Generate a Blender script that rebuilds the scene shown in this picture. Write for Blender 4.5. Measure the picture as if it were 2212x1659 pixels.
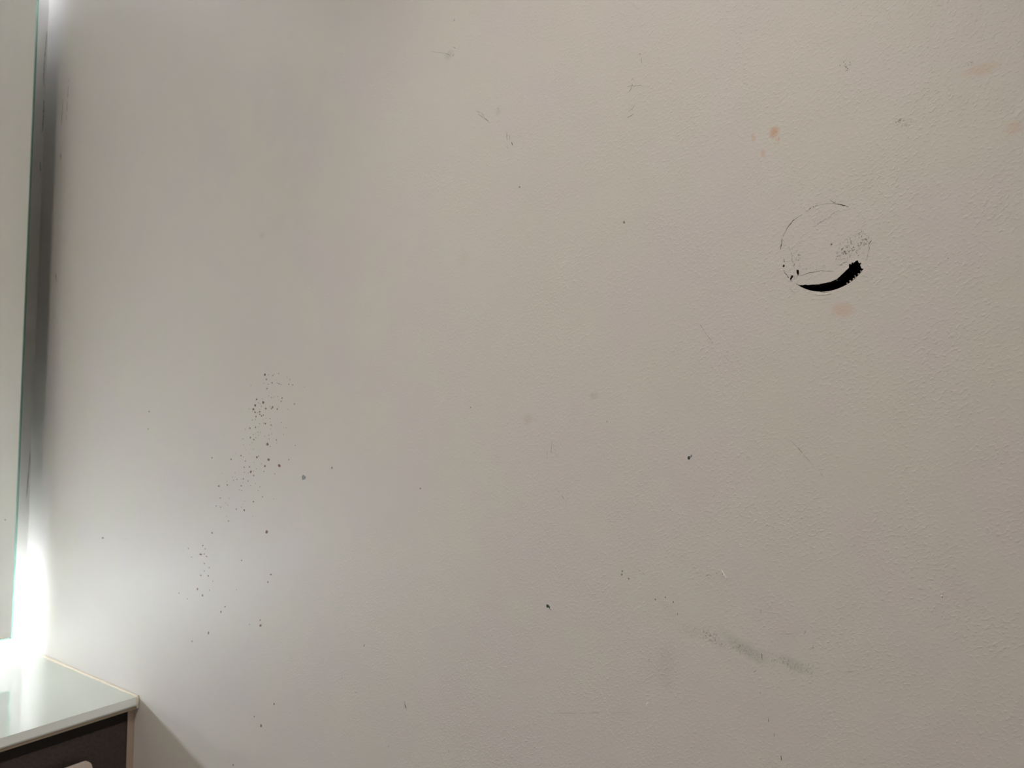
import bpy, bmesh, math, random
from mathutils import Vector, Matrix
random.seed(7)
C = bpy.context.scene
for o in list(bpy.data.objects): bpy.data.objects.remove(o)

# ------------------------------------------------------------ layout (metres)
CAM_Z = 1.28                # the phone is held here, at x = 0, y = 0
WX = 0.60                   # plane of the painted side wall (faces -x)
BY = 1.584                  # plane of the wall behind the vanity (faces -y)
MY = 1.490                  # front plane of the mirror glass
LX, FY, CEIL = -1.85, -1.30, 2.45
CT_Z = 0.8535               # vanity top surface
CT_Y = 1.1496               # vanity top front edge
F_PX, YAW, PITCH = 1542.0, math.radians(35.4), math.radians(3.4)

# ------------------------------------------------------------ camera
cam_data = bpy.data.cameras.new('camera')
cam = bpy.data.objects.new('camera', cam_data)
C.collection.objects.link(cam)
C.camera = cam
fwd = Vector((math.cos(PITCH)*math.cos(YAW), math.cos(PITCH)*math.sin(YAW), math.sin(PITCH)))
right = Vector((math.sin(YAW), -math.cos(YAW), 0))
up = right.cross(fwd)
cam.matrix_world = Matrix(((right.x, up.x, -fwd.x, 0), (right.y, up.y, -fwd.y, 0), (right.z, up.z, -fwd.z, CAM_Z), (0, 0, 0, 1)))
cam_data.sensor_width = 36
cam_data.lens = F_PX/2212*36
cam_data.clip_start = 0.02
cam_data.dof.use_dof = True
cam_data.dof.focus_distance = 0.66
cam_data.dof.aperture_fstop = 10.0

# ------------------------------------------------------------ world and view
w = bpy.data.worlds.new('world'); C.world = w
w.use_nodes = True
w.node_tree.nodes['Background'].inputs[0].default_value = (1, 1, 1, 1)
w.node_tree.nodes['Background'].inputs[1].default_value = 0.0
C.view_settings.view_transform = 'Standard'
C.view_settings.look = 'None'
C.view_settings.gamma = 1
C.view_settings.use_curve_mapping = False
C.view_settings.exposure = 1.35
C.cycles.max_bounces = 10
C.cycles.diffuse_bounces = 6

# light strengths
LAMP_E = 14.6               # warm ceiling lamp
LAMP_POS = (-0.96, 0.40)
LAMP_R = 0.19
SPOT_W = 6.0               # warm unseen spot, added for the brightness falloff on the side wall
BAND_E = 15.5               # frosted light bands in the mirror
BAND_TOP_E = 2.0
LED_E = 120.0                # cool light bars behind the mirror edge
LED_TOP_E = 62.0

# ------------------------------------------------------------ helpers
def at_wall(u, v):
    """point of the side wall plane seen at photo pixel (u, v)"""
    r = fwd + right*((u-1106)/F_PX) - up*((v-829.5)/F_PX)
    k = WX/r.x
    return (r.y*k, CAM_Z + r.z*k)

def link(name, me, mat=None, parent=None, kind=None, label=None, cat=None, group=None):
    o = bpy.data.objects.new(name, me); C.collection.objects.link(o)
    if mat is not None: me.materials.append(mat)
    if parent is not None: o.parent = parent
    if kind: o['kind'] = kind
    if label: o['label'] = label
    if cat: o['category'] = cat
    if group: o['group'] = group
    return o

def empty(name, loc, label=None, cat=None):
    o = bpy.data.objects.new(name, None); C.collection.objects.link(o)
    o.location = loc; o.empty_display_size = 0.05
    if label: o['label'] = label
    if cat: o['category'] = cat
    return o

def bm_mesh(bm, name, smooth=False):
    me = bpy.data.meshes.new(name)
    bmesh.ops.recalc_face_normals(bm, faces=bm.faces)
    if smooth:
        for f in bm.faces: f.smooth = True
    bm.to_mesh(me); bm.free()
    return me

def box_bm(x0, x1, y0, y1, z0, z1, bevel=0, seg=2, bm=None):
    if bm is None: bm = bmesh.new()
    r = bmesh.ops.create_cube(bm, size=1)
    for v in r['verts']:
        v.co = Vector((x0+(v.co.x+.5)*(x1-x0), y0+(v.co.y+.5)*(y1-y0), z0+(v.co.z+.5)*(z1-z0)))
    if bevel:
        es = list({e for v in r['verts'] for e in v.link_edges})
        bmesh.ops.bevel(bm, geom=es, offset=bevel, segments=seg, affect='EDGES', profile=0.5)
    return bm

def box(name, x0, x1, y0, y1, z0, z1, mat, parent=None, bevel=0, **k):
    ox, oy, oz = parent.location if parent is not None else (0, 0, 0)
    return link(name, bm_mesh(box_bm(x0-ox, x1-ox, y0-oy, y1-oy, z0-oz, z1-oz, bevel), name), mat, parent, **k)

# ------------------------------------------------------------ materials
def new_mat(name):
    m = bpy.data.materials.new(name); m.use_nodes = True
    nt = m.node_tree
    return m, nt, nt.nodes['Principled BSDF']

def simple(name, col, rough=.5, spec=.5, metal=0, noise=0, nscale=40, bump=0, trans=0, ior=1.45, coat=0):
    m, nt, b = new_mat(name)
    b.inputs['Base Color'].default_value = (*col, 1)
    b.inputs['Roughness'].default_value = rough
    b.inputs['Specular IOR Level'].default_value = spec
    b.inputs['Metallic'].default_value = metal
    b.inputs['Transmission Weight'].default_value = trans
    b.inputs['IOR'].default_value = ior
    b.inputs['Coat Weight'].default_value = coat
    if noise or bump:
        g = nt.nodes.new('ShaderNodeNewGeometry')
        n = nt.nodes.new('ShaderNodeTexNoise'); n.inputs['Scale'].default_value = nscale
        n.inputs['Detail'].default_value = 4
        nt.links.new(g.outputs['Position'], n.inputs['Vector'])
        if noise:
            mx = nt.nodes.new('ShaderNodeMix'); mx.data_type = 'RGBA'
            mx.inputs['A'].default_value = (*[c*(1-noise) for c in col], 1)
            mx.inputs['B'].default_value = (*[min(1, c*(1+noise)) for c in col], 1)
            nt.links.new(n.outputs['Fac'], mx.inputs['Factor'])
            nt.links.new(mx.outputs['Result'], b.inputs['Base Color'])
        if bump:
            bp = nt.nodes.new('ShaderNodeBump'); bp.inputs['Distance'].default_value = bump
            nt.links.new(n.outputs['Fac'], bp.inputs['Height'])
            nt.links.new(bp.outputs['Normal'], b.inputs['Normal'])
    return m

def emitter(name, col, s):
    m, nt, b = new_mat(name)
    b.inputs['Base Color'].default_value = (*[c*.8 for c in col], 1)
    b.inputs['Emission Color'].default_value = (*col, 1)
    b.inputs['Emission Strength'].default_value = s
    return m

PAINT = (0.66, 0.635, 0.60)
def paint_wall(name, stains=(), bump_on=True, bump_d=0.00023):
    """eggshell paint with roller stipple; stains = shaped dirt marks on the paint"""
    m, nt, b = new_mat(name)
    N, L = nt.nodes, nt.links
    b.inputs['Roughness'].default_value = 0.5
    b.inputs['Specular IOR Level'].default_value = 0.35
    g = N.new('ShaderNodeNewGeometry')
    # faint large scale tone differences of an old coat of paint
    n1 = N.new('ShaderNodeTexNoise'); n1.inputs['Scale'].default_value = 14; n1.inputs['Detail'].default_value = 3
    L.new(g.outputs['Position'], n1.inputs['Vector'])
    r1 = N.new('ShaderNodeValToRGB')
    r1.color_ramp.elements[0].position = .38; r1.color_ramp.elements[1].position = .62
    r1.color_ramp.elements[0].color = (PAINT[0]*1.0, PAINT[1]*.985, PAINT[2]*1.01, 1)
    r1.color_ramp.elements[1].color = (PAINT[0]*1.0, PAINT[1]*1.01, PAINT[2]*.985, 1)
    L.new(n1.outputs['Fac'], r1.inputs['Fac'])
    col = r1.outputs['Color']
    if stains:
        ns = N.new('ShaderNodeTexNoise'); ns.inputs['Scale'].default_value = 520; ns.inputs['Detail'].default_value = 3
        ns.inputs['Roughness'].default_value = .65
        L.new(g.outputs['Position'], ns.inputs['Vector'])
        nw = N.new('ShaderNodeTexNoise'); nw.inputs['Scale'].default_value = 60; nw.inputs['Detail'].default_value = 2
        L.new(g.outputs['Position'], nw.inputs['Vector'])
    for (u, v, ru, rv, ang, c, strength, thr) in stains:
        y, z = at_wall(u, v)
        y2, _ = at_wall(u+ru, v); _, z2 = at_wall(u, v+rv)
        ry, rz = abs(y2-y), abs(z2-z)
        mp = N.new('ShaderNodeMapping'); mp.vector_type = 'TEXTURE'
        mp.inputs['Location'].default_value = (WX, y, z)
        mp.inputs['Rotation'].default_value = (math.radians(ang), 0, 0)
        mp.inputs['Scale'].default_value = (1, ry, rz)
        L.new(g.outputs['Position'], mp.inputs['Vector'])
        ln = N.new('ShaderNodeVectorMath'); ln.operation = 'LENGTH'
        L.new(mp.outputs['Vector'], ln.inputs[0])
        # wobble the outline
        ad = N.new('ShaderNodeMath'); ad.operation = 'MULTIPLY_ADD'
        L.new(nw.outputs['Fac'], ad.inputs[0]); ad.inputs[1].default_value = .9
        L.new(ln.outputs['Value'], ad.inputs[2])
        mr = N.new('ShaderNodeMapRange'); mr.interpolation_type = 'SMOOTHSTEP'
        mr.inputs['From Min'].default_value = 1.45; mr.inputs['From Max'].default_value = .7
        mr.inputs['To Min'].default_value = 0; mr.inputs['To Max'].default_value = strength
        L.new(ad.outputs['Value'], mr.inputs['Value'])
        fac = mr.outputs['Result']
        if thr > 0:      # broken up into flecks on the tips of the stipple
            m2 = N.new('ShaderNodeMapRange')
            m2.inputs['From Min'].default_value = thr; m2.inputs['From Max'].default_value = thr+.05
            L.new(ns.outputs['Fac'], m2.inputs['Value'])
            mu = N.new('ShaderNodeMath'); mu.operation = 'MULTIPLY'
            L.new(fac, mu.inputs[0]); L.new(m2.outputs['Result'], mu.inputs[1])
            fac = mu.outputs['Value']
        mx = N.new('ShaderNodeMix'); mx.data_type = 'RGBA'
        L.new(fac, mx.inputs['Factor']); L.new(col, mx.inputs['A'])
        mx.inputs['B'].default_value = (*c, 1)
        col = mx.outputs['Result']
    L.new(col, b.inputs['Base Color'])
    if bump_on:
        mpb = N.new('ShaderNodeMapping'); mpb.vector_type = 'TEXTURE'
        mpb.inputs['Rotation'].default_value = (math.radians(-35), 0, 0)
        mpb.inputs['Scale'].default_value = (1, 1.35, .9)
        L.new(g.outputs['Position'], mpb.inputs['Vector'])
        nb = N.new('ShaderNodeTexNoise'); nb.inputs['Scale'].default_value = 400
        nb.inputs['Detail'].default_value = 3; nb.inputs['Roughness'].default_value = .5
        nb.inputs['Distortion'].default_value = .15
        L.new(mpb.outputs['Vector'], nb.inputs['Vector'])
        nl = N.new('ShaderNodeTexNoise'); nl.inputs['Scale'].default_value = 35; nl.inputs['Detail'].default_value = 1
        L.new(g.outputs['Position'], nl.inputs['Vector'])
        rr = N.new('ShaderNodeMapRange'); rr.inputs['From Min'].default_value = .46; rr.inputs['From Max'].default_value = .80; rr.interpolation_type = 'SMOOTHSTEP'
        L.new(nb.outputs['Fac'], rr.inputs['Value'])
        sm = N.new('ShaderNodeMath'); sm.operation = 'MULTIPLY_ADD'
        L.new(nl.outputs['Fac'], sm.inputs[0]); sm.inputs[1].default_value = 2.0; na = N.new('ShaderNodeTexNoise'); na.inputs['Scale'].default_value = 22; na.inputs['Detail'].default_value = 2
        L.new(g.outputs['Position'], na.inputs['Vector'])
        ra = N.new('ShaderNodeMapRange'); ra.inputs['From Min'].default_value = .35; ra.inputs['From Max'].default_value = .65
        ra.inputs['To Min'].default_value = .45; ra.inputs['To Max'].default_value = 1.15
        L.new(na.outputs['Fac'], ra.inputs['Value'])
        mz = N.new('ShaderNodeMath'); mz.operation = 'MULTIPLY'
        L.new(rr.outputs['Result'], mz.inputs[0]); L.new(ra.outputs['Result'], mz.inputs[1])
        L.new(mz.outputs['Value'], sm.inputs[2])
        bp = N.new('ShaderNodeBump'); bp.inputs['Distance'].default_value = bump_d; bp.inputs['Strength'].default_value = 1
        # the coat was brushed, not rolled, near the inner corner: the stipple dies out there
        sx = N.new('ShaderNodeSeparateXYZ'); L.new(g.outputs['Position'], sx.inputs[0])
        fy = N.new('ShaderNodeMapRange'); fy.inputs['From Min'].default_value = .40; fy.inputs['From Max'].default_value = 1.05
        fy.inputs['To Min'].default_value = 1; fy.inputs['To Max'].default_value = .16
        L.new(sx.outputs['Y'], fy.inputs['Value']); L.new(fy.outputs['Result'], bp.inputs['Strength'])
        L.new(sm.outputs['Value'], bp.inputs['Height'])
        L.new(bp.outputs['Normal'], b.inputs['Normal'])
    return m

RUST = (.60, .27, .11); PINK = (.64, .47, .36); GREY = (.25, .24, .22); DARK = (.06, .055, .05)
GREEN = (.38, .42, .36); OCHRE = (.50, .44, .33)
STAINS = [
    # u, v, half width px, half height px, angle, colour, strength, fleck threshold (0 = solid film)
    (1673, 284, 14, 17, 20, RUST, .55, 0), (1680, 303, 9, 15, 25, RUST, .40, .5),
    (1627, 297, 7, 14, -10, PINK, .55, 0), (1648, 332, 8, 15, 0, PINK, .55, 0),
    (1832, 138, 27, 20, 0, DARK, .75, .60), (1944, 262, 17, 14, 0, DARK, .65, .57), (1962, 268, 18, 14, 0, GREY, .35, .53),
    (2098, 138, 11, 6, 0, DARK, .7, .56), (2120, 150, 60, 18, 0, PINK, .35, 0), (2190, 275, 26, 22, 0, PINK, .35, 0),
    (1820, 668, 38, 22, 0, PINK, .45, 0),
    (1282, 856, 15, 13, 0, GREY, .14, 0), (1141, 906, 14, 16, -30, OCHRE, .28, 0), (1003, 560, 18, 26, 0, OCHRE, .08, 0),
    (969, 120, 13, 14, 0, GREY, .18, 0), (1076, 240, 9, 14, 0, OCHRE, .25, 0),
    (1440, 1440, 32, 75, 0, GREEN, .12, 0), (1490, 1362, 50, 16, 20, OCHRE, .35, .5),
    (1540, 1378, 42, 17, 28, GREY, .60, .53), (1610, 1404, 45, 17, 28, GREEN, .60, .50),
    (1610, 1400, 85, 22, 25, GREEN, .30, 0), (1700, 1432, 65, 15, 18, GREY, .45, .54), (1720, 1436, 60, 18, 15, GREEN, .28, 0),
    (1440, 1310, 25, 12, 30, OCHRE, .4, .52), (566, 508, 8, 9, 0, GREY, .12, 0),
    (1835, 536, 36, 26, -35, DARK, .80, .555), (1864, 515, 16, 36, -10, DARK, .75, .555),
    (1720, 560, 15, 30, 5, DARK, .60, .565), (1765, 578, 45, 9, 0, DARK, .40, .58),
    (1694, 528, 12, 17, 0, DARK, .5, .58), (1868, 475, 10, 18, 0, DARK, .5, .6),
    (1710, 600, 10, 10, 0, DARK, .7, .53),
    (270, 1165, 12, 6, 0, OCHRE, .3, .5), (222, 1162, 4, 3, 0, GREY, .3, 0), (1200, 980, 10, 45, 5, OCHRE, .3, .56),
]
M_WALL = paint_wall('wall_paint_marked', STAINS)
M_PLAIN = paint_wall('wall_paint', bump_d=.00015)
M_CEIL = simple('ceiling_paint', (.74, .73, .70), .7, .3)
M_FLOOR = simple('grey_floor_tile', (.22, .21, .20), .35, .5, noise=.15, nscale=12)
M_PLASTER = simple('bare_plaster', (.62, .58, .52), .9, .1, noise=.2, nscale=500, bump=.0006)
M_CAVITY = simple('dark_cavity', (.010, .009, .008), .95, .05)
M_CRACK = simple('crack_dirt', (.07, .065, .055), .9, .1)
M_CRACK2 = simple('faint_crack_dirt', (.27, .255, .225), .9, .1)
M_SCRAPE = simple('green_grey_scrape', (.36, .37, .32), .8, .2)
M_GREENISH = simple('dark_green_scuff', (.06, .08, .075), .8, .2)
M_BROWN = simple('dried_brown_drop', (.20, .115, .07), .5, .4)
M_DROPG = simple('dried_grey_drop', (.20, .175, .145), .5, .4)
M_PALEG = simple('pale_grey_drop', (.27, .30, .30), .5, .4)
M_WHITE = simple('raised_white_paint', (.92, .91, .88), .5, .4)

M_MIRROR = simple('mirror_silver', (.93, .95, .92), .0, .5, metal=1)
M_GLASS = simple('green_glass_edge', (.42, .76, .66), .08, .5, trans=.93, ior=1.3)
M_BODY = simple('cabinet_side', (.07, .07, .07), .5, .4)
M_TOP = simple('pale_glass_top', (.66, .72, .66), .035, .75, coat=.4)
M_EDGE = simple('polished_glass_edge', (.90, .95, .93), .12, .6)
M_SUB = simple('tan_underlay', (.42, .35, .27), .6, .3)
M_SEAL = simple('yellowed_sealant', (.80, .73, .60), .45, .4, noise=.12, nscale=180)
M_WOOD = simple('dark_brown_laminate', (.078, .060, .053), .45, .35, noise=.5, nscale=260, bump=.0002)
M_SHADE = simple('counter_shade_dark', (.022, .017, .014), .5, .25, noise=.4, nscale=260)  # cabinet front darkened in colour for the shade under the counter
M_FILL = simple('beige_filler', (.58, .47, .39), .6, .3)
M_PULL = simple('beige_pull', (.88, .77, .68), .4, .5)
M_METAL = simple('white_metal', (.75, .75, .73), .35, .5)
M_LED = emitter('led_diffuser', (.86, .915, 1.0), LED_E)
M_LEDT = emitter('led_diffuser_top', (.86, .915, 1.0), LED_TOP_E)
M_BAND = emitter('frosted_light_band', (.86, .915, 1.0), BAND_E)
M_BANDT = emitter('frosted_light_band_top', (.86, .915, 1.0), BAND_TOP_E)
M_LAMP = emitter('lamp_diffuser', (1.0, .915, .83), LAMP_E)
M_SPOT = emitter('added_spot_lens', (1.0, .915, .83), 6)  # glowing face of the added spot

# ------------------------------------------------------------ the room
box('floor', LX-.1, WX+.1, FY-.1, BY+.1, -.1, 0, M_FLOOR, kind='structure')
box('ceiling', LX-.1, WX+.1, FY-.1, BY+.1, CEIL, CEIL+.1, M_CEIL, kind='structure')
box('wall_left', LX-.1, LX, FY-.1, BY+.1, 0, CEIL, M_PLAIN, kind='structure')
box('wall_front', LX, WX, FY-.1, FY, 0, CEIL, M_PLAIN, kind='structure')
box('wall_back', LX, WX+.1, BY, BY+.1, 0, CEIL, M_PLAIN, kind='structure')

# side wall with the drilled round hole
cy0, cz0 = at_wall(1785, 534.5)
ya, _ = at_wall(1686, 534); yb, _ = at_wall(1884, 534)
_, za = at_wall(1785, 440); _, zb = at_wall(1785, 629.5)
cy0 = (ya+yb)/2; cz0 = (za+zb)/2
HR = (za-zb)/2; HRY = (ya-yb)/2
print('hole', cy0, cz0, HR, HRY)
def hp(t, k=1.0, x=WX):
    return Vector((x, cy0+HRY*k*math.cos(t), cz0+HR*k*math.sin(t)))
NH = 192
bm = bmesh.new()
ring = [bm.verts.new(hp(2*math.pi*i/NH)) for i in range(NH)]
ring2 = [bm.verts.new(hp(2*math.pi*i/NH, 1, WX+.013)) for i in range(NH)]
Y0, Y1, Z0, Z1 = FY, BY, 0, CEIL
outer = []
for i in range(NH):
    t = 2*math.pi*i/NH; c, s = math.cos(t), math.sin(t)
    ks = []
    if c > 1e-9: ks.append((Y1-cy0)/c)
    if c < -1e-9: ks.append((Y0-cy0)/c)
    if s > 1e-9: ks.append((Z1-cz0)/s)
    if s < -1e-9: ks.append((Z0-cz0)/s)
    k = min(ks)
    outer.append(bm.verts.new((WX, cy0+c*k, cz0+s*k)))
for i in range(NH):
    j = (i+1) % NH
    bm.faces.new((ring[i], ring[j], outer[j], outer[i]))
    bm.faces.new((ring[i], ring2[i], ring2[j], ring[j]))
# fill the four corner triangles and give the wall its thickness
corners = [(Y1, Z1), (Y0, Z1), (Y0, Z0), (Y1, Z0)]
for (cyy, czz) in corners:
    for i in range(NH):
        a, b2 = outer[i].co, outer[(i+1) % NH].co
        on = lambda p: (abs(p.y-cyy) < 1e-6, abs(p.z-czz) < 1e-6)
        A, B = on(a), on(b2)
        if (A[0] and B[1] and not A[1] and not B[0]) or (A[1] and B[0] and not A[0] and not B[1]):
            bm.faces.new((outer[i], outer[(i+1) % NH], bm.verts.new((WX, cyy, czz))))
back = [bm.verts.new((WX+.1, y, z)) for (y, z) in corners]
bm.faces.new(back)
me = bm_mesh(bm, 'wall_right')
wall = link('wall_right', me, M_WALL, kind='structure')
me.materials.append(M_PLASTER)
for p in me.polygons:
    if abs(p.normal.x) < .5 and p.center.x > WX+.001: p.material_index = 1
# make sure the room face looks into the room
for p in me.polygons:
    pass

# closed dark box behind the hole (the hollow of the partition)
bm = bmesh.new()
r0 = [bm.verts.new(hp(2*math.pi*i/64, 1.02, WX+.0131)) for i in range(64)]
r1 = [bm.verts.new(hp(2*math.pi*i/64, 1.02, WX+.085)) for i in range(64)]
for i in range(64):
    j = (i+1) % 64
    bm.faces.new((r0[i], r0[j], r1[j], r1[i]))
bm.faces.new(r1)
link('hole_cavity', bm_mesh(bm, 'hole_cavity'), M_CAVITY, wall)

# ------------------------------------------------------------ plug of the hole
def zz(x, y, x0, y0, s): return (x0+x/s, y0+y/s)
HZ = lambda x, y: zz(x, y, 1600, 380, 5.5306)
inner_pts = [(665, 1288), (690, 1302), (735, 1306), (790, 1300), (850, 1300), (900, 1297), (950, 1290), (1005, 1279), (1060, 1267), (1105, 1251),
             (1150, 1232), (1190, 1207), (1230, 1180), (1262, 1151), (1290, 1128), (1303, 1098), (1294, 1066), (1300, 1052), (1322, 1056), (1338, 1032), (1350, 1040),
             (1366, 1020), (1384, 1026), (1397, 1006), (1406, 1032), (1440, 1042), (1426, 1066), (1436, 1092), (1462, 1108)]
ip = []
for k in range(len(inner_pts)-1):
    a, b2 = inner_pts[k], inner_pts[k+1]
    for q in range(4):
        f = q/4
        x = a[0]+(b2[0]-a[0])*f; y = a[1]+(b2[1]-a[1])*f
        j = 6 if x < 1290 else 10
        j = j if q else 0
        ip.append((x+random.uniform(-j, j)*.5, y+random.uniform(-j, j)))
ip.append(inner_pts[-1])
def ang(u, v):
    y, z = at_wall(u, v); return math.atan2((z-cz0)/HR, (y-cy0)/HRY) % (2*math.pi)
t0 = ang(*HZ(*inner_pts[0])); t1 = ang(*HZ(*inner_pts[-1]))
print('crescent angles', math.degrees(t0), math.degrees(t1))
# y grows to the photo's left: walking from t1 (lower right) up over the top and round to t0 (lower left)
pl = []
for i in range(NH+1):
    t = 2*math.pi*i/NH
    tt = t
    pl.append(t)
def arc(t1, t0):
    # choose the direction passing the top (90 deg)
    i1 = round(t1/(2*math.pi)*NH); i0 = round(t0/(2*math.pi)*NH)
    seq = []; i = i1
    while i % NH != i0 % NH:
        seq.append(i % NH); i += 1
    seq.append(i0 % NH)
    if round(NH/4) in seq: return seq
    seq = []; i = i1
    while i % NH != i0 % NH:
        seq.append(i % NH); i -= 1
    seq.append(i0 % NH)
    return seq
seq = arc(t1, t0)
plug = empty('wall_plug', (WX, cy0, cz0), 'round painted plaster plug sitting askew in the drilled hole of the side wall', 'wall plug')
bm = bmesh.new()
outline = [hp(2*math.pi*i/NH) - Vector((WX, cy0, cz0)) for i in seq]
for (x, y) in ip[1:-1]:
    yy, z = at_wall(*HZ(x, y))
    outline.append(Vector((0, yy-cy0, z-cz0)))
fv = [bm.verts.new(p) for p in outline]
bv = [bm.verts.new(p*1.0+Vector((.010, 0, 0))) for p in outline]
bm.faces.new(fv); bm.faces.new(bv)
for i in range(len(fv)):
    j = (i+1) % len(fv)
    bm.faces.new((fv[i], fv[j], bv[j], bv[i]))
bmesh.ops.triangulate(bm, faces=[f for f in bm.faces if len(f.verts) > 4])
me = bm_mesh(bm, 'plug_disc')
disc = link('plug_disc', me, M_WALL, plug)
me.materials.append(M_CAVITY)
for p in me.polygons:
    if abs(p.normal.x) < .5: p.material_index = 1

# ------------------------------------------------------------ marks on the paint
def to3(u, v, lift):
    y, z = at_wall(u, v); return Vector((WX-lift, y, z))
def ribbon(name, pts, wpx, mat, parent=wall, lift=.00012, jitter=.5, taper=True, sub=5, dash=None):
    """hair-thin crack, scratch or smear following pts (photo pixels on the wall)"""
    P = []
    for k in range(len(pts)-1):
        for q in range(sub):
            f = q/sub
            P.append((pts[k][0]+(pts[k+1][0]-pts[k][0])*f+random.uniform(-jitter, jitter),
                      pts[k][1]+(pts[k+1][1]-pts[k][1])*f+random.uniform(-jitter, jitter)))
    P.append(pts[-1])
    bm = bmesh.new(); prev = None
    n = len(P)
    off = parent.location
    for i, (u, v) in enumerate(P):
        a = P[max(0, i-1)]; b2 = P[min(n-1, i+1)]
        dx, dy = b2[0]-a[0], b2[1]-a[1]; l = math.hypot(dx, dy) or 1
        nx, ny = -dy/l, dx/l
        w_ = wpx*.42*random.uniform(.25, 1.25)
        if taper: w_ *= max(.15, math.sin(math.pi*(i+.4)/(n-.2)))**.7
        q = [bm.verts.new(to3(u+nx*w_*s, v+ny*w_*s, h)-off) for s, h in ((1, 0), (1, lift), (-1, lift), (-1, 0))]
        if prev is not None and not (dash and random.random() < dash):
            for a_, b_ in ((0, 1), (1, 2), (2, 3), (3, 0)):
                bm.faces.new((prev[a_], prev[b_], q[b_], q[a_]))
            bm.faces.new(prev[::-1]) if False else None
        prev = q
    loose = [v for v in bm.verts if not v.link_faces]
    bmesh.ops.delete(bm, geom=loose, context='VERTS')
    return link(name, bm_mesh(bm, name), mat, parent)
def blob(name, u, v, ru, rv, mat, parent=wall, h=.00025, rough=.12, rot=0, n=18):
    """a dried drop: a low dome with a slightly uneven rim"""
    bm = bmesh.new(); off = parent.location
    rings = []
    ph = random.uniform(0, 6.28); k3 = random.uniform(2, 3.4)
    for (k, hh) in ((1, 0), (.92, .6), (.6, .95)):
        r = []
        for i in range(n):
            t = 2*math.pi*i/n
            q = k*(1+rough*math.sin(round(k3)*t+ph)+rough*.6*math.sin(5*t+ph*2))
            x, y = ru*q*math.cos(t), rv*q*math.sin(t)
            xr = x*math.cos(rot)-y*math.sin(rot); yr = x*math.sin(rot)+y*math.cos(rot)
            r.append(bm.verts.new(to3(u+xr, v+yr, h*hh)-off))
        rings.append(r)
    c = bm.verts.new(to3(u, v, h)-off)
    for a in range(2):
        for i in range(n):
            j = (i+1) % n
            bm.faces.new((rings[a][i], rings[a][j], rings[a+1][j], rings[a+1][i]))
    for i in range(n):
        bm.faces.new((rings[2][i], rings[2][(i+1) % n], c))
    return link(name, bm_mesh(bm, name, True), mat, parent)

# cracks in and around the plug
H = lambda pts: [HZ(*p) for p in pts]
ribbon('crack', H([(525, 690), (550, 630), (585, 585), (625, 535), (680, 495), (735, 465)]), 1.5, M_CRACK, plug)
ribbon('crack', H([(500, 740), (512, 705), (530, 680)]), .8, M_CRACK2, plug)
ribbon('crack', H([(775, 430), (830, 390), (880, 365), (930, 350)]), 1.6, M_CRACK, plug, dash=.12)
ribbon('crack', H([(930, 350), (985, 338), (1045, 330), (1100, 328)]), 1.0, M_CRACK2, plug)
ribbon('crack', H([(1065, 290), (1090, 303), (1120, 318), (1140, 308)]), 1.1, M_CRACK, wall)
ribbon('crack', H([(1100, 328), (1160, 336), (1215, 350), (1250, 356), (1295, 373)]), 2.4, M_CRACK, plug)
ribbon('crack', H([(860, 612), (905, 590), (935, 565), (975, 535), (1015, 515), (1030, 520)]), 1.3, M_CRACK2, plug, jitter=.9)
ribbon('crack', H([(1030, 520), (1065, 500), (1080, 465), (1120, 440), (1180, 410)]), .8, M_CRACK2, plug, jitter=.9)
ribbon('crack', H([(492, 745), (490, 800), (480, 850), (472, 885)]), 2.2, M_CRACK, wall)
ribbon('crack', H([(700, 1195), (760, 1178), (820, 1158), (900, 1145), (965, 1132), (1030, 1138), (1105, 1140)]), 1.0, M_CRACK, plug, jitter=.3)
ribbon('crack', H([(1150, 1060), (1205, 1062), (1225, 1040), (1280, 1025)]), 1.0, M_CRACK, plug)
ribbon('crack', H([(575, 830), (580, 870), (600, 900), (615, 950), (610, 1000), (640, 1080)]), 1.2, M_CRACK2, plug, jitter=1, dash=.2)
ribbon('crack', H([(1130, 1010), (1160, 960), (1200, 950), (1250, 935), (1300, 915)]), 1.3, M_CRACK, plug, jitter=1.2, dash=.2)
ribbon('crack', H([(1330, 720), (1390, 690), (1440, 680), (1450, 640)]), 1.0, M_CRACK, plug, jitter=1, dash=.25)
ribbon('crack', H([(1530, 820), (1555, 780), (1565, 765)]), 1.8, M_CRACK, wall, jitter=.9)
ribbon('crack', H([(1520, 905), (1540, 860), (1530, 830)]), 1.5, M_CRACK2, wall, jitter=1)
ribbon('crack', H([(1500, 1010), (1520, 960), (1525, 930)]), 1.0, M_CRACK2, wall, jitter=1)
ribbon('crack', H([(515, 1130), (530, 1160), (560, 1195), (590, 1230), (620, 1270)]), 2.0, M_CRACK, wall, jitter=1.2, dash=.15)
ribbon('crack', H([(515, 990), (520, 1035)]), 2.0, M_CRACK, plug, jitter=.3)
ribbon('crack', H([(660, 1240), (680, 1195), (720, 1170)]), .8, M_CRACK2, plug)
ribbon('crack', H([(930, 1380), (980, 1388), (1050, 1386)]), 1.2, M_CRACK, wall, jitter=.6, dash=.2)
ribbon('chip_ridge', H([(880, 1412), (940, 1418), (1000, 1418), (1080, 1404)]), 2.0, M_WHITE, wall, lift=.0005, jitter=.2)
ribbon('chip_ridge', H([(840, 1466), (930, 1474), (1020, 1466)]), .9, M_WHITE, wall, lift=.0003, jitter=.2)
ribbon('crack', H([(580, 1330), (610, 1370), (650, 1405)]), .6, M_CRACK2, wall, jitter=.2)
for (x, y, a, b2, r) in ((682, 1150, 15, 34, -.15), (613, 1205, 14, 18, .3), (600, 1228, 10, 17, .4), (514, 1075, 11, 15, 0)):
    blob('pit', *HZ(x, y), a/5.53, b2/5.53, M_CAVITY, plug if x > 540 else wall, h=.00012, rot=r)
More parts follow.
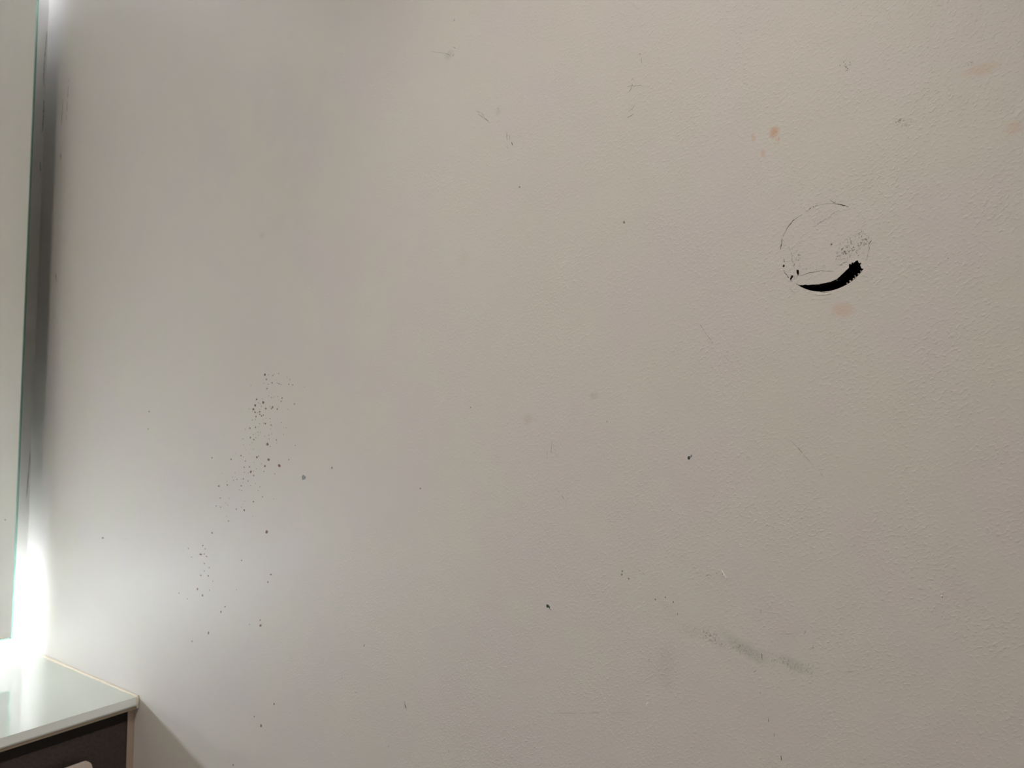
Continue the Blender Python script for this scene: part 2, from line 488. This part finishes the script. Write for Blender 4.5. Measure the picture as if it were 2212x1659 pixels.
blob('dried_drop', *HZ(1083, 817), 2.0, 2.4, M_DROPG, plug)
for i in range(46):       # little flecks of exposed filler around the right side of the plug
    t = random.random(); x = 1200+330*t+random.uniform(-60, 40); y = 960-140*t+random.uniform(-110, 90)
    ribbon('fleck', H([(x, y), (x+random.uniform(-18, 18), y+random.uniform(-22, 8))]), random.uniform(.8, 1.7), M_CRACK if random.random() < .35 else M_CRACK2, plug, sub=3)
for i in range(16):
    x = random.uniform(600, 760); y = random.uniform(800, 1090)
    ribbon('fleck', H([(x, y), (x+random.uniform(-12, 12), y+random.uniform(-18, 12))]), random.uniform(.7, 1.4), M_CRACK2, plug, sub=3)

# scratches and scuffs elsewhere on the wall
Z1_ = lambda pts: [zz(x, y, 900, 0, 3.687) for x, y in pts]
Z2_ = lambda pts: [zz(x, y, 950, 600, 2.765) for x, y in pts]
Z3_ = lambda pts: [zz(x, y, 1150, 1180, 3.16) for x, y in pts]
Z4_ = lambda pts: [zz(x, y, 400, 1350, 3.687) for x, y in pts]
Z5_ = lambda pts: [zz(x, y, 1700, 900, 3.6875) for x, y in pts]
Z6_ = lambda pts: [zz(x, y, 1550, 80, 3.3414) for x, y in pts]
def scratch(pts, wpx, mat=M_CRACK2, **k): return ribbon('scratch', pts, wpx, mat, **k)
scratch(Z1_([(105, 412), (180, 418), (240, 428)]), .7)
scratch(Z1_([(235, 428), (265, 437)]), 1.7)
scratch(Z1_([(285, 372), (315, 388)]), 1.5)
scratch(Z1_([(285, 168), (303, 165), (300, 148)]), 1.2)
scratch(Z1_([(290, 452), (297, 430)]), 1.0)
scratch(Z1_([(470, 880), (515, 900), (540, 920)]), 1.3)
scratch(Z1_([(490, 905), (530, 938), (575, 968)]), 1.5)
scratch(Z1_([(520, 915), (560, 955), (580, 975)]), .8)
scratch(Z1_([(718, 1045), (719, 1080), (719, 1122)]), 1.3)
scratch(Z1_([(738, 1075), (740, 1115)]), 1.0)
scratch(Z1_([(757, 1130), (764, 1158)]), 1.7, M_CRACK)
scratch(Z1_([(715, 1168), (735, 1188)]), .8)
scratch(Z1_([(1760, 440), (1782, 425), (1783, 445)]), .9)
scratch(Z1_([(1788, 462), (1793, 505)]), 1.2)
scratch(Z1_([(1678, 685), (1720, 686), (1760, 684), (1795, 676)]), 1.3)
scratch(Z1_([(1715, 682), (1706, 710), (1690, 735)]), 1.2)
scratch(Z1_([(1735, 645), (1722, 625), (1708, 640)]), .8)
scratch(Z1_([(1720, 688), (1716, 670)]), 2.2)
scratch(Z1_([(1675, 937), (1705, 925), (1728, 905)]), 1.5)
scratch(Z1_([(1680, 890), (1715, 870), (1740, 830)]), .6)
scratch(Z1_([(645, 850), (655, 880)]), .8)
scratch(Z2_([(1535, 230), (1550, 270), (1585, 325), (1620, 375), (1640, 405)]), 1.1, dash=.3)
scratch(Z2_([(1680, 450), (1705, 475), (1730, 500)]), .9, dash=.4)
scratch(Z2_([(1000, 853), (998, 870)]), 1.2, M_CRACK)
scratch(Z2_([(672, 968), (666, 1030), (672, 1110)]), .9, dash=.5)
scratch(Z2_([(640, 1025), (640, 1080)]), .8, dash=.3)
scratch(Z2_([(690, 1250), (730, 1300), (765, 1355)]), .8, dash=.4)
scratch(Z5_([(5, 180), (45, 205), (95, 255), (140, 310), (175, 350), (212, 392)]), 1.1, dash=.12)
scratch(Z5_([(260, 440), (290, 475)]), .8, dash=.3)
scratch(Z3_([(990, 455), (992, 470)]), 1.4, M_GREENISH)
scratch(Z3_([(1558, 430), (1558, 455)]), 1.3)
scratch(Z3_([(1868, 570), (1855, 600)]), 1.2)
scratch(Z3_([(1918, 675), (1914, 700)]), 1.2)
scratch(Z3_([(1566, 733), (1568, 775)]), 3.2)
scratch(Z3_([(1510, 860), (1532, 842)]), 1.7)
scratch(Z3_([(1612, 1170), (1613, 1200)]), 1.8)
scratch(Z3_([(1650, 1275), (1651, 1300)]), 2.0)
scratch(Z3_([(1697, 1428), (1700, 1465)]), 2.3, M_GREENISH)
scratch(Z3_([(1555, 990), (1556, 1010)]), 1.0)
scratch(Z3_([(1570, 1080), (1582, 1100)]), 1.0)
scratch(Z3_([(793, 765), (798, 790)]), 1.2)
scratch(Z3_([(100, 1138), (300, 1140), (450, 1137), (680, 1134)]), .8, dash=.35)
scratch(Z3_([(690, 130), (740, 170), (790, 215)]), .7, dash=.3)
scratch(Z3_([(1680, 600), (1740, 598), (1830, 590)]), .7, dash=.3)
scratch(Z3_([(2120, 860), (2170, 855), (2200, 850)]), .9)
scratch(Z3_([(95, 400), (108, 400), (115, 412), (122, 436)]), 3.6, M_GREENISH, jitter=.3)
blob('scuff_mark', *Z3_([(103, 408)])[0], 2.6, 4.0, M_GREENISH)
for (x, y, r) in ((613, 170, 1.5), (610, 192, 1.6), (657, 220, 1.5), (840, 362, 1.4), (962, 380, 1.4), (908, 348, 1.2)):
    blob('chip', *Z3_([(x, y)])[0], r, r*1.6, M_CRACK2)
for (x, y, r) in ((1436, 1138, 1.8), (1408, 1172, 2.4), (1372, 1208, 2.0), (1350, 1232, 2.6), (1310, 1258, 2.8), (1272, 1282, 2.0), (1366, 1190, 1.2), (1150, 1247, 1.0)):
    blob('plaster_crumb', *HZ(x, y), r*.8, r*.7, M_PLASTER, h=.0004, rough=.15)
for i in range(75):     # the greenish scrape is many short strokes over the stipple tips
    t = random.random()**.9
    x = 1090+820*t+random.uniform(-22, 22); y = 568+270*t+random.gauss(0, 20)-26*math.sin(math.pi*t)*-1
    l = random.uniform(6, 26)
    scratch(Z3_([(x, y), (x+random.uniform(-9, 9), y+l)]), random.uniform(.5, 1.3), random.choice((M_CRACK2, M_SCRAPE, M_SCRAPE)), sub=2)
# torn flake of paint standing off the wall
fl = Z3_([(1292, 158), (1303, 178), (1316, 198), (1332, 218)])
ribbon('paint_flake', fl, 3.2, M_WHITE, lift=.0012, jitter=.2)
ribbon('paint_flake', Z3_([(1292, 200), (1305, 195), (1314, 200)]), 1.6, M_WHITE, lift=.0009, jitter=.2)
scratch(Z3_([(1294, 182), (1300, 195)]), 2.6, M_CRACK2)
scratch(Z3_([(1250, 178), (1265, 190)]), 1.5, M_CRACK2)
scratch(Z3_([(1185, 202), (1205, 195), (1225, 202)]), 1.8, M_CRACK2)
ribbon('chip_ridge', Z3_([(778, 1082), (782, 1070), (795, 1068)]), 1.4, M_WHITE, lift=.0004, jitter=.1)
blob('scuff_mark', 1488, 989, 3.2, 3.6, M_GREENISH, rot=.5)
blob('scuff_mark', 1493, 985, 2.6, 3.0, M_PALEG)
scratch(Z4_([(1747, 603), (1752, 640), (1763, 670)]), 1.5, M_GREENISH, jitter=.2)
scratch(Z4_([(1430, 150), (1424, 175)]), 2.3)
scratch(Z4_([(1255, 418), (1245, 428)]), 1.4)
scratch(Z4_([(1622, 955), (1617, 978)]), 1.2)
scratch(Z4_([(2101, 1000), (2104, 1018)]), 1.8)
scratch(Z4_([(1348, 536), (1375, 534)]), 2.2)
scratch(Z6_([(1300, 615), (1312, 598), (1330, 588)]), 1.4, M_CRACK)
scratch(Z6_([(930, 222), (945, 228)]), 1.6, M_CRACK)
for (x, y) in ((1829, 184), (1843, 186), (910, 180), (925, 195), (930, 212), (885, 205), (935, 240), (955, 182)):
    blob('fleck', *Z6_([(x, y)])[0], .8, .8, M_CRACK)
blob('chip', 1122.5, 404, 1.6, 1.8, M_CRACK2); blob('chip', 1348, 480, 2.2, 2.8, M_CRACK2)
blob('chip', 1017, 880, 1.2, 1.4, M_CRACK2); blob('chip', 908, 1055, 1.6, 1.6, M_CRACK2)
blob('chip', 2048, 558, 1, 1, M_CRACK); blob('chip', 2034, 1287, 1.6, 1.8, M_WHITE, h=.0005); blob('chip', 2035.5, 1290, 1, 1, M_CRACK)
# long crack lines where the coat parted beside the mirror corner
ribbon('crack', [(149, 170), (146, 210), (144, 260)], .6, M_CRACK2, dash=.3)
ribbon('crack', [(136, 215), (133, 270)], .6, M_CRACK2, dash=.2)
ribbon('crack', [(132, 330), (131, 345)], 2.0, M_CRACK2)
ribbon('crack', [(120, 590), (123, 610)], 2.0, M_CRACK2)

# dried spatter from the basin
A = lambda x, y: zz(x, y, 380, 780, 4.1475)
B = lambda x, y: zz(x, y, 380, 1130, 5.53)
big = [(797, 122, 2.3, 1), (811, 163, 1.5, 0), (861, 195, 1.6, 0), (817, 247, 1.5, 0), (722, 343, 1.7, 1), (782, 371, 2.5, 1), (710, 397, 2.3, 1), (694, 432, 2.3, 1),
       (805, 425, 1.8, 1), (865, 413, 2.0, 1), (857, 426, 1.3, 1), (907, 430, 1.6, 0), (709, 458, 1.7, 1), (750, 454, 1.7, 0), (717, 498, 1.6, 0), (752, 478, 1.3, 1), (768, 492, 1.4, 1), (783, 484, 1.3, 1),
       (662, 600, 1.7, 0), (714, 594, 1.5, 0), (801, 560, 1.6, 1), (850, 572, 1.3, 0), (667, 685, 1.6, 0), (698, 703, 1.5, 0), (820, 745, 2.8, 1), (830, 883, 2.6, 1), (926, 937, 3.0, 1),
       (797, 941, 2.0, 1), (671, 992, 2.4, 1), (725, 862, 2.0, 1), (741, 852, 1.2, 0), (659, 948, 1.5, 0), (612, 951, 1.4, 0), (697, 1025, 1.5, 0), (384, 1120, 2.0, 1), (460, 1110, 1.6, 0),
       (323, 867, 1.5, 0), (494, 880, 1.6, 0), (584, 847, 1.4, 0), (622, 895, 1.2, 0), (604, 1055, 1.3, 0), (586, 1117, 1.4, 0), (645, 1075, 1.2, 0), (547, 1060, 1.1, 0), (398, 1227, 1.3, 0),
       (612, 1336, 1.8, 1), (541, 1326, 1.4, 0), (694, 1259, 1.6, 0), (775, 1217, 1.2, 0), (400, 1308, 1.2, 0), (361, 1298, 1.2, 0), (471, 1433, 1.3, 0), (813, 1530, 3.0, 1), (324, 1539, 1.7, 0),
       (951, 331, 1.5, 0), (943, 361, 1.3, 0), (1062, 384, 1.4, 0), (1046, 213, 1.2, 0), (1012, 207, 1.2, 0), (1021, 165, 1.0, 0), (925, 203, 1.2, 0), (867, 130, 1.2, 0), (921, 112, 1.0, 0),
       (1012, 883, 1.2, 0), (789, 989, 1.1, 0), (885, 1010, .9, 0), (900, 706, 1.2, 0), (1067, 755, .9, 1), (988, 598, .8, 0), (752, 1125, 1.0, 0), (737, 1162, .9, 0), (241, 1652, 1.4, 0)]
small = [(826, 208), (786, 199), (672, 216), (832, 311), (855, 325), (878, 323), (912, 318), (774, 338), (740, 375), (757, 385), (766, 407), (746, 430), (656, 428), (686, 450), (730, 462), (685, 528),
         (710, 522), (808, 511), (843, 515), (750, 562), (787, 556), (860, 579), (620, 612), (740, 588), (756, 639), (735, 637), (714, 652), (693, 660), (740, 664), (831, 664), (858, 651), (795, 674), (715, 686),
         (601, 697), (834, 697), (684, 730), (605, 748), (661, 749), (629, 795), (693, 791), (534, 828), (660, 829), (606, 859), (697, 907), (766, 920), (720, 965), (697, 986), (648, 1003), (614, 996),
         (410, 1006), (530, 998), (505, 1040), (517, 1068), (586, 1057), (457, 1075), (600, 1086), (670, 1115), (712, 1096), (569, 1154), (590, 1160), (408, 1160), (475, 1231), (445, 1270), (465, 1290),
         (615, 1255), (598, 1286), (587, 1308), (688, 1392), (453, 1395), (840, 407), (917, 408), (996, 145), (943, 210), (908, 196), (898, 170), (830, 122), (1001, 432), (966, 595), (946, 553), (903, 738),
         (963, 657), (844, 765), (780, 522), (845, 545), (846, 610), (878, 118), (1150, 232), (876, 1236)]
for (x, y, r, br) in big:
    blob('dried_drop', *A(x, y), r*.9, r*1.15, M_BROWN if br else M_DROPG, h=.00018)
for (x, y) in small:
    r = random.uniform(.65, 1.0)
    blob('dried_speck', *A(x, y), r, r*1.1, M_DROPG, h=.0001, n=8)
for (x, y, a, b2, br) in ((1084, 105, 2.5, 3.6, 1), (320, 269, 1.2, 1.6, 0), (349, 307, 1.3, 1.3, 0), (149, 302, 1.0, 1.3, 0), (296, 373, 2.9, 1.9, 1), (338, 368, 1.2, 1.3, 0), (367, 398, 1.5, 1.4, 0), (188, 405, 1.1, .9, 0),
                       (339, 483, 1.5, 1.6, 0), (397, 531, 1.2, 1.2, 0), (338, 573, 1.2, 1.2, 0), (297, 624, 1.6, 1.7, 0), (387, 630, 1.5, 1.7, 0), (441, 693, 1.2, 1.0, 0), (258, 788, 1.7, 2.8, 1),
                       (402, 800, 1.2, 1.0, 0), (318, 863, 1.5, 2.8, 0), (587, 999, 1.3, 1.8, 0), (538, 1060, 1.6, 2.2, 0), (1007, 1159, 1.2, 1.8, 0), (1011, 1221, 2.2, 3.2, 1), (389, 1312, 1.5, 3.1, 1),
                       (193, 1412, 1.2, 1.8, 0), (784, 445, 1.4, 1.5, 0), (1133, 613, 2.0, 1.5, 0), (1099, 704, 1.5, 1.9, 0), (722, 797, 1.2, .8, 0), (877, 1212, 1.2, 1.0, 0), (432, 117, 1.7, 1.5, 0),
                       (38, 836, 1.4, 1.0, 0), (137, 905, 1.0, 1.0, 0)):
    blob('dried_drop', *B(x, y), a, b2, M_BROWN if br else M_DROPG, h=.00018)
for (u, v, a, b2, m) in ((656, 1031.5, 4.4, 5.2, M_PALEG), (717, 1010.5, 2.2, 2.4, M_PALEG), (592, 1520.5, 1.3, 1.9, M_CRACK), (549.5, 1547.5, 1.2, 2.0, M_DROPG), (564, 1567.5, 2.0, 3.4, M_DROPG),
                       (503.5, 1652.5, 1.4, 1.9, M_DROPG), (322, 889, 2, 1.5, M_PALEG), (222, 1162, 2, 1.6, M_DROPG), (320, 927, 1.4, 1, M_DROPG)):
    blob('dried_drop', u, v, a, b2, m, h=.00018)

# hairline crack down the inner corner
bm = bmesh.new(); prev = None
def corner_crack(z0, z1, wid):
    bm = bmesh.new(); prev = None; n = 40
    for i in range(n+1):
        z = z0+(z1-z0)*i/n; x = WX-.0035+.0012*math.sin(z*37)+random.uniform(-.0003, .0003)
        w_ = wid*random.uniform(.3, 1)*math.sin(math.pi*(i+.5)/(n+1))**.4
        q = [bm.verts.new((x+s*w_, BY-h, z)) for s, h in ((1, 0), (1, .0002), (-1, .0002), (-1, 0))]
        if prev:
            for a_, b_ in ((0, 1), (1, 2), (2, 3), (3, 0)): bm.faces.new((prev[a_], prev[b_], q[b_], q[a_]))
        prev = q
    link('crack', bm_mesh(bm, 'crack'), M_CRACK, bpy.data.objects['wall_back'])
corner_crack(CAM_Z+.685, CAM_Z+.80, .0006)
corner_crack(CAM_Z+.59, CAM_Z+.66, .0008)
corner_crack(CAM_Z+.51, CAM_Z+.53, .0006)
corner_crack(CAM_Z-.14, CAM_Z-.05, .0006)

# ------------------------------------------------------------ mirror cabinet
XM = 0.547                  # right edge of the mirror glass
MB = CAM_Z - 0.2555*MY      # bottom edge
MT = 2.270                  # top edge
ML = -0.36
mc = empty('mirror_cabinet', (0.09, BY, MB), 'tall frameless mirror with a green glass edge hung in the corner above the vanity', 'mirror')
box('cabinet_body', ML+.02, XM-.100, MY+.0052, BY-.002, MB+.075, MT-.075, M_BODY, mc, bevel=.001)
mp_ = box('mirror_pane', ML+.0035, XM-.0035, MY, MY+.004, MB+.0025, MT-.0025, M_MIRROR, mc)
# glass border round the silvering
bm = bmesh.new(); ox, oy, oz = mc.location
for (x0, x1, z0, z1) in ((XM-.0035, XM, MB, MT), (ML, ML+.0035, MB, MT), (ML+.0035, XM-.0035, MB, MB+.0025), (ML+.0035, XM-.0035, MT-.0025, MT)):
    box_bm(x0-ox, x1-ox, MY-oy, MY+.005-oy, z0-oz, z1-oz, bm=bm)
link('glass_edge', bm_mesh(bm, 'glass_edge'), M_GLASS, mc, label='green glass edge')
for (z0, z1, m, zb) in ((MB+.020, MB+.040, M_LED, MB+.060), (MT-.040, MT-.020, M_LEDT, MT-.060)):
    lb = box('light_bar', ML+.03, XM-.080, MY+.0055, MY+.010, z0, z1, M_METAL, mc, label='cool white light bar')
    d = box('diffuser', ML+.032, XM-.082, MY+.0101, MY+.0125, z0+.002, z1-.002, m, None)
    d.parent = lb; d.location = -mc.location
    box('light_band', ML+.05, XM-.13, MY-.0006, MY+.001, zb-.0125, zb+.0125, M_BAND if zb < 1.5 else M_BANDT, mc, label='frosted light band')

# ------------------------------------------------------------ vanity
VL = -0.36
ct = empty('countertop', (0.12, 1.36, CT_Z), 'pale green-white glass vanity top running into the corner beneath the mirror', 'countertop')
box('glass_slab', VL, WX-.0025, CT_Y+.0026, BY-.001, CT_Z-.0125, CT_Z, M_TOP, ct, bevel=.0008)
bm = bmesh.new(); ox, oy, oz = ct.location; pv = []
for x in (VL, WX-.0025):
    pv.append([bm.verts.new((x-ox, y-oy, z-oz)) for y, z in ((CT_Y+.0025, CT_Z+.0001), (CT_Y-.0015, CT_Z-.0103), (CT_Y-.0008, CT_Z-.0125), (CT_Y+.0025, CT_Z-.0125))])
bm.faces.new(pv[0]); bm.faces.new(pv[1])
for i in range(4):
    j = (i+1) % 4; bm.faces.new((pv[0][i], pv[0][j], pv[1][j], pv[1][i]))
link('front_edge', bm_mesh(bm, 'front_edge'), M_EDGE, ct, label='polished bluish front edge')
box('underlay', VL+.002, WX-.004, CT_Y+.0004, BY-.003, CT_Z-.0175, CT_Z-.0125, M_SUB, ct, label='thin tan board under the glass')
# sealant bead against the side wall, sagging round the front corner
bm = bmesh.new(); prev = None; n = 60; ox, oy, oz = ct.location
path = [(BY-.002-(BY-.002-CT_Y)*i/n, CT_Z) for i in range(n+1)] + [(CT_Y-.0005, CT_Z-.004), (CT_Y-.0003, CT_Z-.009), (CT_Y, CT_Z-.0165)]
for i, (y, z) in enumerate(path):
    r = .0027*random.uniform(.85, 1.15)
    front = i > n
    q = []
    for k in range(7):
        t = math.pi/2*k/6
        if not front: q.append(bm.verts.new((WX-.0002-r*math.cos(t)*1.1-ox, y-oy, z+r*math.sin(t)*1.0-oz)))
        else: q.append(bm.verts.new((WX-.0002-r*math.cos(t)*1.1-ox, y-r*math.sin(t)*.7-oy, z-oz)))
    q.append(bm.verts.new((WX-.0002-ox, y-oy+(.002 if front else 0), z-oz-(0 if front else .001))))
    if prev:
        for k in range(8):
            bm.faces.new((prev[k], prev[(k+1) % 8], q[(k+1) % 8], q[k]))
    prev = q
link('sealant_bead', bm_mesh(bm, 'sealant_bead', True), M_SEAL, ct, label='yellowed sealant bead')

UZ = CT_Z-.0177
VF = 1.161                  # front plane of the cabinet
FX = 0.589                  # dark front ends here, filler beyond
vc = empty('vanity_cabinet', (0.11, 1.37, .25), 'dark brown wood-look vanity cabinet with a beige pull under the pale top', 'cabinet')
box('body', VL+.01, FX, VF+.018, BY-.002, .25, UZ, M_WOOD, vc)
box('filler_strip', FX+.0005, WX-.0005, VF, VF+.016, .25, UZ, M_FILL, vc, label='narrow beige filler strip against the wall')
def pull(x0, x1, z0, z1, parent):
    """flat pull plate with rounded corners on two posts"""
    ox, oy, oz = vc.location
    bm = bmesh.new(); r = .0095; pts = []
    for (cx, cz, a0) in ((x1-r, z1-r, 0), (x0+r, z1-r, 90), (x0+r, z0+r, 180), (x1-r, z0+r, 270)):
        for k in range(9):
            t = math.radians(a0+90*k/8); pts.append((cx+r*math.cos(t), cz+r*math.sin(t)))
    f = [bm.verts.new((x-ox, VF-.020-oy, z-oz)) for x, z in pts]
    b2 = [bm.verts.new((x-ox, VF-.012-oy, z-oz)) for x, z in pts]
    ff = bm.faces.new(f); bm.faces.new(b2)
    for i in range(len(f)):
        j = (i+1) % len(f); bm.faces.new((f[i], f[j], b2[j], b2[i]))
    bmesh.ops.bevel(bm, geom=list(ff.edges), offset=.0015, segments=2, affect='EDGES')
    for x in (x0+.03, x1-.03):
        box_bm(x-.004-ox, x+.004-ox, VF-.0125-oy, VF+.001-oy, (z0+z1)/2-.004-oz, (z0+z1)/2+.004-oz, bm=bm)
    h = link('pull', bm_mesh(bm, 'pull'), M_PULL, parent, label='pale beige rounded pull')
    return h
for (x0, x1, z0, z1) in ((.128, FX-.0005, .545, UZ-.0185), (VL+.01, .124, .545, UZ-.0185), (.128, FX-.0005, .252, .541), (VL+.01, .124, .252, .541)):
    dr = box('drawer', x0, x1, VF, VF+.0175, z0, z1, M_WOOD, vc, bevel=.0006)
    top = z1 > .6
    zt = CAM_Z-.497 if top else .46
    pull(x1-.30, x1-.059, zt-.0285, zt+.0015, dr)
box('shade_strip', VL+.01, FX, VF+.0004, VF+.0175, UZ-.0180, UZ, M_SHADE, vc, label='near-black strip standing for the shade of the countertop')  # the counter's cast shadow, put in as a near-black strip
box('plinth', VL+.03, WX-.01, VF+.06, BY-.002, 0, .2495, M_WOOD, vc)

# ------------------------------------------------------------ ceiling lamp
cl = empty('ceiling_lamp', (LAMP_POS[0], LAMP_POS[1], CEIL), 'round warm white ceiling lamp above the middle of the room', 'lamp')
bm = bmesh.new()
bmesh.ops.create_cone(bm, cap_ends=True, segments=64, radius1=LAMP_R+.012, radius2=LAMP_R+.012, depth=.03, matrix=Matrix.Translation((0, 0, -.015)))
link('lamp_base', bm_mesh(bm, 'lamp_base'), M_METAL, cl)
bm = bmesh.new()
bmesh.ops.create_uvsphere(bm, u_segments=48, v_segments=24, radius=1)
for v in list(bm.verts):
    if v.co.z > 1e-4: bm.verts.remove(v)
for v in bm.verts: v.co = Vector((v.co.x*LAMP_R, v.co.y*LAMP_R, v.co.z*.055-.0301))
link('lamp_shade', bm_mesh(bm, 'lamp_shade', True), M_LAMP, cl)

# ------------------------------------------------------------ unseen spot, added to shape the side wall brightness
DX, DY = -0.10, 0.30
dl = empty('added_spot', (DX, DY, CEIL), 'small unseen spotlight added at the ceiling to brighten the marked side wall', 'spotlight')
bm = bmesh.new(); rr_ = []
for (r, z) in ((.046, 0), (.046, -.004), (.034, -.006), (.034, 0)):
    rr_.append([bm.verts.new((r*math.cos(2*math.pi*i/48), r*math.sin(2*math.pi*i/48), z)) for i in range(48)])
for a in range(4):
    for i in range(48):
        j = (i+1) % 48; bm.faces.new((rr_[a][i], rr_[a][j], rr_[(a+1) % 4][j], rr_[(a+1) % 4][i]))
link('added_spot_ring', bm_mesh(bm, 'added_spot_ring'), M_METAL, dl)
bm = bmesh.new(); bmesh.ops.create_cone(bm, cap_ends=True, segments=48, radius1=.0335, radius2=.0335, depth=.003, matrix=Matrix.Translation((0, 0, -.0016)))
link('lens', bm_mesh(bm, 'lens'), M_SPOT, dl)  # glowing face of the added unseen spot
sd = bpy.data.lights.new('spot_beam', 'SPOT'); so = bpy.data.objects.new('spot_beam', sd); C.collection.objects.link(so)
so.parent = dl; so.location = (0, 0, -.012)
sd.energy = SPOT_W; sd.color = (1.0, .915, .83); sd.shadow_soft_size = .03
sd.spot_size = math.radians(52); sd.spot_blend = 1.0
aim = Vector((WX, .29, 1.52)) - Vector((DX, DY, CEIL-.012))
so.rotation_euler = aim.to_track_quat('-Z', 'Y').to_euler()
